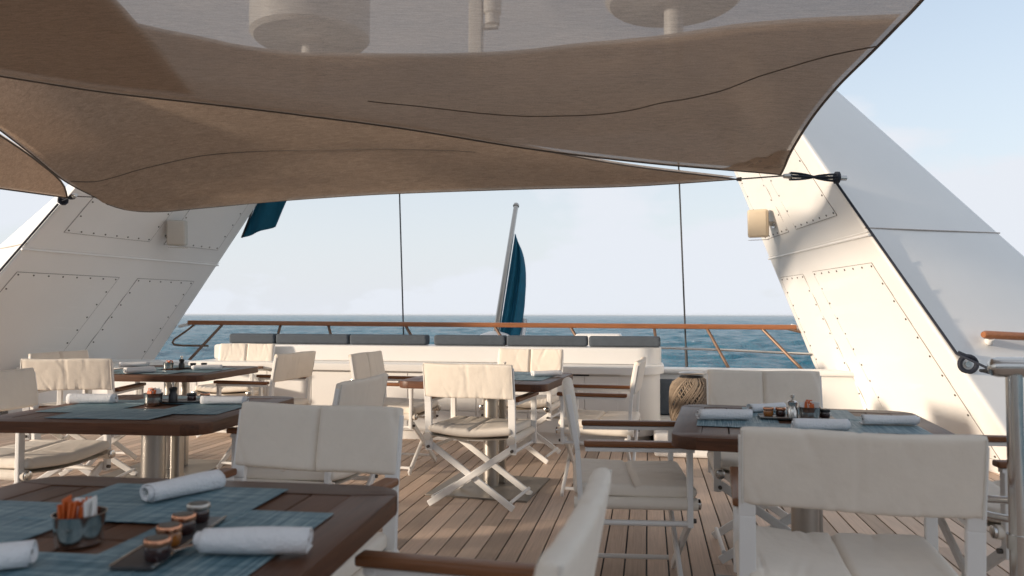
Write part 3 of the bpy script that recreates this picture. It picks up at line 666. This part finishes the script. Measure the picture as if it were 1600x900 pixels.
rope([tuple(e2(2.22)), tuple(e2(1.9)), tuple(e2(1.5)), tuple(e2(1.0)), tuple(e2(.6))], 'dark blue rope running down the edge of the left pylon')
blk = empty('rope_block', FWR(.045, .84, .03)); tag(blk, 'black rope block hanging at the foot of the pylon rope', 'rope block')
MB().tube([(.0 + .055 * math.cos(a), -.02, -.05 + .055 * math.sin(a)) for a in [2 * math.pi * k / 20 for k in range(20)]], .017, 8, closed=True).build('ring', 'rope', blk)
MB().tube([(0, -.03, -.05), (0, -.01, -.05)], .022, 12).build('sheave', 'steel', blk); MB().tube([(-.06, 0, .03), (0, -.02, .0), (.05, -.02, -.02)], .016, 8).build('knot', 'rope', blk)
# teak grab rail on the pylon's forward face
gr = empty('grab_rail', FWR(.16, .96)); tag(gr, 'short varnished teak grab rail on the shaded face of the right pylon', 'grab rail')
a, b = FWR(.165, .97, .09) - gr.location, FWR(.62, .93, .09) - gr.location
MB().tube([a, a.lerp(b, .02), b], [.022, .03, .03], 14).build('handle', 'rail', gr)
for q in (.09, .85): p = a.lerp(b, q); MB().tube([p + Vector((0, 0, -.02)), p + Vector((.01, .05, -.05)), p + Vector((.02, .10, -.05))], [.022, .026, .03], 12).build('bracket', 'white', gr)

#==FURNITURE==
# ------------------------------------------------------------------ director chairs
def cushion(kind, seed, axis=0):
    """slightly creased pad. 'back' stands in XZ: flat sleeve behind, two stuffed halves in front (+Y). 'seat' lies in XY."""
    rnd = random.Random(seed); W_, H_ = (.555, .205) if kind == 'back' else (.515, .475)
    nx, nr = 64, 15; s = MB(); rings = []
    hs = [math.copysign(1 - (1 - abs(t)) ** 1.4, t) for t in np.linspace(-1, 1, 41)]
    angs = [(h, 1) for h in hs] + [(h, -1) for h in hs[-2:0:-1]]
    cr = [(rnd.uniform(-.95, .95), rnd.choice((-1, 1)), rnd.uniform(-.9, .9), rnd.uniform(.5, 1.3), rnd.uniform(.3, 1)) for _ in range(16)]
    for i in range(nx + 1):
        q = -1 + 2 * i / nx; q = math.copysign(1 - (1 - abs(q)) ** 1.35, q); end = max(0, 1 - abs(q) ** 22) ** .5
        pin = math.exp(-(q / .022) ** 2); ring = []
        for h, sg_ in angs:
            d = sg_ * max(0, 1 - abs(h) ** 20) ** .5
            amp = 0
            for cx_, sg, sl_, wd, st in cr:
                amp += st * math.exp(-((q - cx_ - sl_ * .25 * (h - sg)) / (.03 * wd)) ** 2) * max(0, 1 - abs(h - sg) * .75)
            amp = min(amp, 1.3); sm = min(1, abs(d) * 1.8)
            x = q * W_ / 2; y = h * H_ / 2 * (1 - .02 * (1 - end))
            if kind == 'back':
                if d > 0: dd = d * (.006 + .018 * end * (1 - .85 * pin) * (1 + .15 * math.cos(h * 1.5))) - amp * .0055 * sm
                else: dd = d * (.006 + .009 * end) + amp * .0055 * sm * (.35 + .65 * abs(h)) + .0035 * pin * sm
                ring.append((x, dd - .010 * (1 - q * q), y + .002 * math.sin(q * 4 + seed)))
            else:
                p2 = math.exp(-(h / .03) ** 2) if axis else pin
                if d > 0: dd = d * (.012 + .018 * end * (1 - .75 * p2)) - amp * .0065 * sm
                else: dd = d * (.010 + .014 * end)
                ring.append((x, y, dd - .014 * (1 - q * q) + .004 * math.sin(q * 3.1 + seed + h * 2)))
        rings.append(s.ring(ring))
    for a, b in zip(rings, rings[1:]): s.bridge(a, b)
    s.bm.faces.new(rings[0]); s.bm.faces.new(rings[-1][::-1])
    return s.mesh('pad', True, 75)
def chair(pos, deg_, label, seed=0, lateral=False, group='cream director chairs'):
    o = empty('director_chair', (pos[0], pos[1], .012), R(deg_)); tag(o, label, 'chair', group)
    sv = int(abs(pos[0] * 7 + pos[1] * 3)) % 7
    bk = ob('backrest', cached(('back', sv), lambda: cushion('back', sv * 3 + 1)), 'canvas', o, (0, -.247, .752)); bk.rotation_euler = (R(10), 0, 0)
    # stitched edging at the two sleeves
    for sx in (-1, 1):
        ob('edging', cached(('edge', sx), lambda: MB().tube([(sx * .274, -.010, -.098), (sx * .275, -.012, 0), (sx * .274, -.010, .098)], .0035, 6).mesh('edging')), 'canvas_pale', bk)
    ob('seat', cached(('seat', sv, lateral), lambda: cushion('seat', sv * 5 + 2, 1 if lateral else 0)), 'canvas', o, (0, 0, .458))
    for sx in (-1, 1):
        k = sx
        ob('rear_post', cached(('rp', k), lambda: MB().bar((k * .262, -.205, .33), (k * .262, -.222, .62), .042, .02, (1, 0, 0)).bar((k * .262, -.222, .62), (k * .262, -.258, .83), .042, .02, (1, 0, 0)).mesh('rear_post', False)), 'alu', o)
        ob('front_post', cached(('fp', k), lambda: MB().bar((k * .272, .205, .33), (k * .272, .205, .625), .034, .022, (1, 0, 0), .005).mesh('front_post', False)), 'alu', o)
        ob('armrest', cached(('arm', k), lambda: MB().box((0, 0, 0), (.435, .048, .022), None, .008, 3).mesh('armrest')), 'arm', o, (k * .274, .02, .643), math.pi / 2)
        ob('arm_bracket', cached(('ab', k), lambda: MB().box((k * .274, .015, .622), (.03, .415, .016), None, .003).mesh('arm_bracket', False)), 'alu', o)
        ob('seat_rail', cached(('sr', k), lambda: MB().tube([(k * .262, -.235, .415), (k * .262, .235, .415)], .024, 14).mesh('seat_rail')), 'canvas', o)
        ob('rail_cap', cached(('rc', k), lambda: MB().tube([(k * .262, .233, .415), (k * .262, .245, .415), (k * .262, .249, .415)], [.021, .021, .012], 14).mesh('rail_cap')), 'steel', o)
        ob('lower_rail', cached(('lr', k), lambda: MB().tube([(k * .262, -.205, .34), (k * .262, .205, .34)], .011, 10).mesh('lower_rail')), 'alu', o)
        ob('foot_rail', cached(('ft', k), lambda: MB().tube([(k * .245, -.19, .05), (k * .245, .19, .05)], .0105, 10).mesh('foot_rail')), 'alu', o)
        for y in (-.2, .2):
            yy = y + .012 * k * (1 if y > 0 else -1)
            ob('leg', cached(('leg', k, y), lambda: MB().bar((k * .262, yy, .365), (-k * .262, yy, .012), .038, .018, (0, 0, 1), .006).mesh('leg', False)), 'alu', o)
        for y in (-1, 1): ob('bolt', cached(('bolt', k, y), lambda: MB().tube([(k * .262, y * .215, .352), (k * .262, y * .230, .352)], .009, 10).mesh('bolt')), 'rivet', o)
    ob('seat_sling', cached('sling', lambda: MB().sheet([[(x, y, .424 - .020 * (1 - (x / .27) ** 2)) for y in (-.225, 0, .225)] for x in np.linspace(-.27, .27, 13)]).mesh('seat_sling')), 'canvas', o)
    return o
FX, FXN, FY, FYN = -90, 90, 0, 180
chair((-2.97, 3.13), FX, 'director chair at the left picture edge, left of the middle-left table', 0, True)
chair((-3.74, 4.39), 15, 'sunlit director chair on the near side of the far left table, turned askew', 1)
chair((-4.17, 4.92), FX, 'director chair half hidden on the left of the far left table', 2, True)
chair((-3.86, 6.40), FYN + 4, 'sunlit director chair beyond the far left table, facing the camera', 3)
chair((-2.88, 5.20), FXN - 3, 'director chair right of the far left table, back panel towards the counter doors', 0, True)
chair((-1.85, 5.30), FX - 2, 'director chair left of the middle table, facing right', 1, True)
chair((-1.53, 3.17), FXN, 'director chair right of the middle-left table, shaded back above the nearest cream chair', 2, True)
chair((-1.04, 1.93), FYN - 4, 'large director chair across the nearest table, two padded halves facing the camera', 3)
chair((-1.01, 4.45), -7, 'director chair with crossed legs in full view before the middle table', 0)
chair((-1.0, 5.86), FYN - 6, 'director chair beyond the middle table, its back to the counter', 1)
chair((-.31, 4.88), FXN - 4, 'director chair right of the middle table, facing left', 2, True)
chair((-.08, 3.16), FX + 6, 'director chair left of the right-hand table, seat and arms in side view', 3, True)
chair((-.36, 1.15), FXN - 3, 'blurred director chair in the bottom centre foreground, right of the nearest table', 1, True)
chair((.53, 2.21), -5, 'large shaded director chair in the right foreground, seen from behind', 2)
chair((.58, 3.73), FYN, 'director chair beyond the right-hand table, before the wicker lantern bench', 0)
chair((1.36, 3.02), FXN + 3, 'director chair right of the right-hand table, mostly behind the steel post', 3, True)

# ------------------------------------------------------------------ tables
def rrect(w, h, r, n=8):
    out = []
    for cx_, cy_, a0 in ((w / 2 - r, h / 2 - r, 0), (-w / 2 + r, h / 2 - r, 90), (-w / 2 + r, -h / 2 + r, 180), (w / 2 - r, -h / 2 + r, 270)):
        out += [(cx_ + r * math.cos(R(a0 + 90 * k / n)), cy_ + r * math.sin(R(a0 + 90 * k / n))) for k in range(n + 1)]
    return out
def board_end(sg):
    """one side rail of the top: long in X, its outer corners rounded (local: outer edge at -y)"""
    w, d, r = .95, .10, .085; P_ = [(w / 2 - d, 0), (-w / 2 + d, 0)]
    P_ += [(-w / 2, -d + 0.0 + r)] if False else []
    arc = [(-w / 2 + r + r * math.cos(R(180 + 90 * k / 8)), -d + r + r * math.sin(R(180 + 90 * k / 8))) for k in range(9)]
    arc2 = [(w / 2 - r + r * math.cos(R(270 + 90 * k / 8)), -d + r + r * math.sin(R(270 + 90 * k / 8))) for k in range(9)]
    return P_ + arc + arc2
def table(pos, deg_, label, z=.74):
    o = empty('dining_table', (pos[0], pos[1], .012), R(deg_)); tag(o, label, 'table', 'square teak dining tables')
    th = .044; z -= .012
    def frame_mesh():
        s = MB(); s.prism([(x, y) for x, y in board_end(1)], -th / 2, th / 2)
        bmesh.ops.bevel(s.bm, geom=[e for e in s.bm.edges if abs(e.verts[0].co.z - e.verts[1].co.z) < 1e-6], offset=.005, segments=2, profile=.6, affect='EDGES')
        return s.mesh('frame_board', True, 30)
    for k in range(4):
        a = math.pi / 2 * k; yv = -.95 / 2 + .10 + .0005
        # mitred: alternate boards are a hair lower so joints read
        ob('frame_board', cached('fb', frame_mesh), 'table', o, (-yv * math.sin(a), yv * math.cos(a), z - th / 2 - (0.0008 if k % 2 else 0)), a)
    n = 8; inner = .75; w = inner / n
    for k in range(n):
        for h in (-1, 1):
            ob('slat', cached('slat', lambda: MB().box((0, 0, 0), (inner / 2 - .003, w - .004, .03), None, .003).mesh('slat', False)), 'table', o, (-inner / 2 + w * (k + .5), h * inner / 4, z - .0165 + random.uniform(-.0004, .0004)), math.pi / 2)
    ob('under_frame', cached('uf', lambda: MB().box((0, 0, 0), (.72, .72, .012)).mesh('under_frame', False)), 'dark', o, (0, 0, z - .04))
    ob('column', cached('col', lambda: MB().tube([(0, 0, .012), (0, 0, .69)], .05, 28).mesh('column')), 'brushed', o)
    ob('column_sleeve', cached('cols', lambda: MB().box((.052, .10, .35), (.045, .045, .68), None, .008).mesh('column_sleeve', False)), 'brushed', o)
    ob('base_plate', cached('bp', lambda: MB().box((0, 0, .006), (.66, .66, .012), None, .003).mesh('base_plate', False)), 'plate', o)
    ob('collar', cached('colr', lambda: MB().tube([(0, 0, .66), (0, 0, .70)], .09, 24).mesh('collar')), 'brushed', o)
    return o
TB = {'A': ((-1.02, 1.20), 3, 'nearest teak dining table in the bottom left corner'),
      'B': ((-2.15, 2.93), 5, 'middle-left teak dining table with steel column, second from the camera'),
      'C': ((-3.46, 4.90), 4, 'far left teak dining table beside the shaded pylon'),
      'D': ((.585, 3.0), -5, 'right-hand teak dining table before the sunlit pylon'),
      'E': ((-1.03, 4.80), -5, 'middle teak dining table in front of the white counter')}
for k, (p, d, l) in TB.items(): table(p, d, l)
PL = {'A': 'nearest table', 'B': 'middle-left table', 'C': 'far left table', 'D': 'right-hand table', 'E': 'middle table'}
ZT = .7405
def onT(k, lx, ly, z=ZT):
    (x, y), d, _ = TB[k]; c, s = math.cos(R(d)), math.sin(R(d)); return (x + c * lx - s * ly, y + s * lx + c * ly, z), d
def mats(k):
    for side, lx, ly, a in (('far', 0, .235, 0), ('right', .235, 0, 90), ('near', 0, -.235, 180), ('left', -.235, 0, 270)):
        if (k, side) in (('A', 'near'),): pass
        p, d = onT(k, lx * 1.04, ly * 1.04); p = (p[0], p[1], p[2] + (.0006 if a % 180 else .0022))
        o = ob('placemat', cached('mat', lambda: MB().box((0, 0, .0008), (.43, .30, .0016)).mesh('placemat', False)), 'mat', None, p, R(d + a))
        tag(o, f'blue woven placemat on the {side} side of the {PL[k]}', 'placemat', 'blue woven placemats')
for k in TB: mats(k)
def roll(c, ang, label, L_=.2, r=.024, seed=0):
    o = empty('napkin_roll', c, ang); tag(o, label, 'napkin', 'rolled white napkins'); rnd = random.Random(seed)
    # the towel is wound as a real spiral, its free edge lying on the mat
    n = 92; turns = 2.6; s = MB(); nx = 15; g = []
    for i in range(nx):
        x = -L_ / 2 + L_ * i / (nx - 1); row = []
        for j in range(n + 8):
            q = min(j / n, 1); a = -math.pi * .5 - turns * 2 * math.pi * (1 - q); rr = r * (.42 + .58 * q) * (1 + .045 * math.sin(2 * a + i * .3 + seed) + .012 * math.sin(5 * a - i * .5)) * (1 + .035 * math.sin(x * 34 + seed))
            xx = x * (1 + .012 * math.sin(a * 2 + seed)) + (.006 * math.sin(q * 7 + seed)) * (1 if i in (0, nx - 1) else .5)
            y_, z_ = rr * math.cos(a), rr * math.sin(a) * .84 + r * .86
            if j > n: y_ += (j - n) * .0045; z_ = .0022 + .0012 * math.sin(i * 1.2 + seed)
            row.append((xx, y_, max(z_, .0015)))
        g.append(row)
    f = s.sheet(g).build('towel', 'towel', o, True, 80); f.modifiers.new('thick', 'SOLIDIFY').thickness = .003
    c2 = MB(); c2.tube([(-L_ / 2 - .002, .0, r * .85), (L_ / 2 + .002, .002, r * .85)], .0045, 8); c2.tube([(-L_ / 2 - .006, -.006, r * .95), (L_ / 2 - .02, -.004, r * .9)], .0035, 8); c2.build('cutlery', 'steel', o)
def seg(p, q): p, q = Vector(p), Vector(q); return ((p.x + q.x) / 2, (p.y + q.y) / 2, ZT + .0045), math.atan2(q.y - p.y, q.x - p.x)
def napk(p, q, label, L_=.2, r=.024, seed=0):
    c, a = seg((p[0], p[1], 0), (q[0], q[1], 0)); roll(c, a, label, L_, r, seed)
napk((-1.06, 1.41), (-.985, 1.585), 'rolled white napkin lying slantwise on the far mat of the nearest table', .17, .027, 1)
napk((-.745, 1.145), (-.575, 1.18), 'rolled white napkin on the right mat of the nearest table', .18, .027, 2)
napk((-1.13, .93), (-.98, 1.035), 'rolled white napkin cut by the left picture edge on the nearest table', .19, .026, 3)
napk((-2.60, 2.945), (-2.40, 3.005), 'rolled white napkin on the left of the middle-left table', .2, .024, 4)
napk((-1.985, 3.035), (-1.785, 3.07), 'rolled white napkin on the right of the middle-left table', .2, .022, 5)
napk((-3.97, 4.995), (-3.79, 5.09), 'rolled white napkin at the back left of the far left table', .2, .024, 6)
napk((-3.52, 4.46), (-3.40, 4.64), 'rolled white napkin seen end-on on the far left table', .19, .026, 7)
napk((-3.275, 4.865), (-3.09, 4.96), 'rolled white napkin on the right of the far left table', .2, .022, 8)
napk((.19, 2.96), (.385, 2.995), 'rolled white napkin with a knife tip showing, left of the right-hand table', .2, .025, 9)
napk((.505, 2.77), (.69, 2.80), 'rolled white napkin just behind the large shaded chair back', .19, .022, 10)
napk((.785, 2.95), (.975, 2.965), 'rolled white napkin on the right side of the right-hand table', .19, .022, 11)
napk((.42, 3.22), (.56, 3.30), 'rolled white napkin behind the sachet pot of the right-hand table', .17, .022, 12)
napk((-.76, 4.81), (-.57, 4.90), 'rolled white napkin on the right of the middle table', .2, .023, 13)

def pot(k, c, label, s=1., seed=0, dx=0.):
    o = empty('sachet_pot', (c[0], c[1], ZT + .002)); tag(o, label, 'sachet pot', 'steel pots of sugar sachets'); rnd = random.Random(seed)
    MB().lathe([(.036 * s, .0), (.038 * s, .002), (.040 * s, .03), (.043 * s, .052), (.0445 * s, .054), (.042 * s, .054), (.039 * s, .012), (.006, .008)], 30).build('cup', 'steel', o)
    for q in range(18):
        a = rnd.uniform(0, 6.28); rr = rnd.uniform(0, .024) * s; rot = Matrix.Rotation(rnd.uniform(0, 3.1), 3, 'Z') @ Matrix.Rotation(rnd.uniform(-.16, .16), 3, 'X') @ Matrix.Rotation(rnd.uniform(-.2, .2), 3, 'Y')
        w = rnd.random() > .7
        h = .066 * s * rnd.uniform(.9, 1.12)
        MB().box((rr * math.cos(a), rr * math.sin(a), .008 + h / 2), (.036 * s if w else .028 * s, .0035, h), rot, .001, 1).build('sachet', 'sachet' if w else 'orange', o)
def jar(c, lid, body, label, s=1.):
    o = empty('jam_jar', c); tag(o, label, 'jar', 'small jam jars')
    MB().lathe([(.017 * s, 0), (.0195 * s, .003), (.0205 * s, .013), (.0195 * s, .021), (.018 * s, .024)], 24).build('glass', body, o)
    MB().lathe([(.0205 * s, .0235), (.0215 * s, .025), (.0215 * s, .032), (.020 * s, .0345), (.002, .0345)], 26).build('lid', lid, o)
    MB().lathe([(.0165 * s, .0347), (.0165 * s, .0353), (.002, .0353)], 24).build('lid_label', 'lidtop', o)
def tray(c, ang, L_, w, label):
    o = empty('condiment_tray', c, ang); tag(o, label, 'tray', 'condiment trays')
    MB().box((0, 0, .004), (L_, w, .006), None, .0015).build('slab', 'slate', o)
    MB().tube([(-L_ / 2, w / 2, .007), (L_ / 2, w / 2, .007)], .0025, 6).build('rim', 'steel', o); MB().tube([(-L_ / 2, -w / 2, .007), (L_ / 2, -w / 2, .007)], .0025, 6).build('rim', 'steel', o)
def mill(c, mat, label, s=1.):
    o = empty('grinder', c); tag(o, label, 'grinder', 'salt and pepper grinders')
    MB().lathe([(.018 * s, 0), (.018 * s, .03), (.013 * s, .042), (.016 * s, .055), (.017 * s, .062), (.010 * s, .068)], 22).build('body', mat, o)
    MB().lathe([(.004 * s, .068), (.004 * s, .078), (.008 * s, .080), (.008 * s, .088), (.003, .090)], 14).build('knob', 'steel', o)
zt = ZT + .0025
pot('A', (-1.0, 1.165), 'steel pot of orange and white sachets on the nearest table', 1.0, 1)
tray((-.83, 1.19, zt + .002), math.atan2(.28, -.05), .29, .07, 'narrow slate tray of jam jars on the nearest table')
for i, (x, y, b, l) in enumerate(((-.786, 1.085, 'jam', 'copper-lidded jam jar at the near end of the foreground tray'), (-.815, 1.155, 'honey', 'copper-lidded honey jar, second on the foreground tray'), (-.833, 1.222, 'jam', 'copper-lidded jam jar, third on the foreground tray'), (-.853, 1.297, 'jam', 'pale-lidded jar at the far end of the foreground tray'))):
    jar((x, y, zt + .0095), 'copper' if i < 3 else 'brushed', b, l)
kn = MB(); kn.box((0, 0, 0), (.17, .014, .003), Matrix.Rotation(R(62), 3, 'Z'), .001); o = kn.build('knife', 'steel'); o.location = (-.745, 1.2, zt + .012); tag(o, 'steel knife lying beside the jars on the foreground tray', 'knife')
pot('B', (-2.19, 2.975), 'steel pot of orange sachets on the middle-left table', .95, 2)
tray((-2.10, 3.10, zt + .002), .35, .26, .10, 'slate tray behind the pot on the middle-left table')
mill((-2.13, 3.03, zt + .0095), 'dark', 'black grinder beside the pot on the middle-left table', 1.1)
jar((-2.07, 3.08, zt + .0095), 'dark', 'jam', 'dark jam jar left on the tray of the middle-left table', 1.); jar((-2.015, 3.10, zt + .0095), 'copper', 'jam', 'dark jam jar right on the tray of the middle-left table', 1.)
pot('C', (-3.46, 4.86), 'small pot of sachets on the far left table', .85, 3)
mill((-3.40, 4.93, zt + .0095), 'dark', 'black grinder on the far left table', 1.15)
tray((-3.36, 5.0, zt + .002), .4, .24, .09, 'slate tray on the far left table')
jar((-3.34, 4.98, zt + .0095), 'dark', 'jam', 'dark jam jar nearer the grinder on the far left table', 1.); jar((-3.27, 5.01, zt + .0095), 'dark', 'jam', 'dark jam jar at the right of the far left tray', 1.)
pot('D', (.612, 3.03), 'steel pot of orange sachets on the right-hand table', .95, 4)
tray((.57, 3.065, zt + .002), -.03, .28, .10, 'slate tray under the pot on the right-hand table')
jar((.465, 3.065, zt + .0095), 'copper', 'honey', 'amber jar at the left of the right-hand tray', .95); jar((.512, 3.07, zt + .0095), 'copper', 'jam', 'amber-topped jar next to the salt grinder', .95); jar((.672, 3.05, zt + .0095), 'dark', 'jam', 'black-lidded jar right of the sachet pot on the right-hand table', .95)
mill((.548, 3.02, zt + .0095), 'steel', 'steel salt grinder left of the pot on the right-hand table', 1.1)
pot('E', (-1.03, 4.83), 'pot of orange sachets peeping over the crossed-leg chair back', .95, 5)
mill((-.955, 4.9, zt), 'dark', 'black grinder peeping over the crossed-leg chair back', 1.2)

# ------------------------------------------------------------------ wicker lantern
def lantern():
    o = empty('wicker_lantern', (.34, 6.15, .205)); o.scale = (1.03, 1.03, 1.14); tag(o, 'grey-brown woven rope lantern on the bench beside the counter', 'lantern')
    prof = [(.095, 0), (.135, .04), (.158, .09), (.167, .16), (.167, .26), (.160, .32), (.135, .365), (.088, .385)]
    zs = [p[1] for p in prof]; rs = [p[0] for p in prof]
    rad = lambda z: float(np.interp(z, zs, rs))
    rnd = random.Random(4)
    for k in range(74):
        for sg in (-1, 1):
            a0 = 2 * math.pi * k / 74 + rnd.uniform(-.05, .05); tw = rnd.uniform(1.5, 2.1)
            pts = [((rad(z) + (.004 if sg > 0 else -.001)) * math.cos(a0 + sg * tw * z / .385), (rad(z) + (.004 if sg > 0 else -.001)) * math.sin(a0 + sg * tw * z / .385), z) for z in np.linspace(0, .385, 12)]
            MB().tube(pts, .0046, 5).build('rope_strand', 'wicker', o)
    MB().lathe([(.06, .383), (.092, .385), (.094, .40), (.088, .402)], 26).build('collar', 'dark', o)
    MB().lathe([(.02, .408), (.095, .41), (.10, .418), (.09, .424), (.02, .428)], 28).build('lid', 'brushed', o)
    MB().lathe([(.10, 0), (.10, .012), (.02, .014)], 24).build('base', 'dark', o)
    MB().lathe([(.06, .016), (.065, .03), (.065, .34), (.06, .35), (.01, .35)], 24).build('inner_glass', plain('smoky_lantern_glass', (.10, .085, .07), .25, var=.2), o)
lantern()

# ------------------------------------------------------------------ steel stair handrail at the right
sr = empty('steel_handrail', (1.01, 2.3, 0)); tag(sr, 'polished steel stair handrail post at the right picture edge', 'handrail')
MB().tube([(0, 0, .012), (0, 0, .985)], .021, 24).build('post', 'steel', sr)
MB().tube([(-.064, 0, 1.005), (-.056, 0, 1.005), (-.04, 0, 1.005), (1.4, .1, 1.005)], [.012, .024, .028, .028], 24).build('top_rail', 'steel', sr)
c_ = [(.0, 0, .52), (.03, .0, .52), (1.3, .05, .50)]
MB().tube(c_, .014, 14).build('mid_rail', 'steel', sr)
MB().tube([(.3, -.1, .63), (.06, .10, .61), (-.04, .16, .60), (-.07, .19, .585), (-.06, .21, .565), (.0, .16, .55), (.3, -.1, .55)], .011, 12).build('loop', 'steel', sr)
MB().lathe([(.055, .012), (.055, .02), (.03, .03)], 24).build('foot_flange', 'steel', sr)
MB().tube([(0, 0, .50), (0, 0, .54)], .027, 16).build('clamp', 'steel', sr)
MB().tube([(1.3, .1, .012), (1.3, .1, .985)], .021, 20).build('post', 'steel', sr)

# ------------------------------------------------------------------ sea haze
hz = MB().box((0, 0, -3.0), (64000, 64000, 20.0)).build('haze', None, None, False)
m, t, b = newmat('thin_sea_haze'); t.nodes.remove(b); out = [n for n in t.nodes if n.type == 'OUTPUT_MATERIAL'][0]
pv = mnode(t, 'ShaderNodeVolumePrincipled'); pv.inputs['Color'].default_value = (.93, .95, .97, 1); pv.inputs['Density'].default_value = .00004; pv.inputs['Anisotropy'].default_value = .2
t.links.new(pv.outputs[0], out.inputs['Volume']); hz.data.materials.append(m); hz['kind'] = 'stuff'
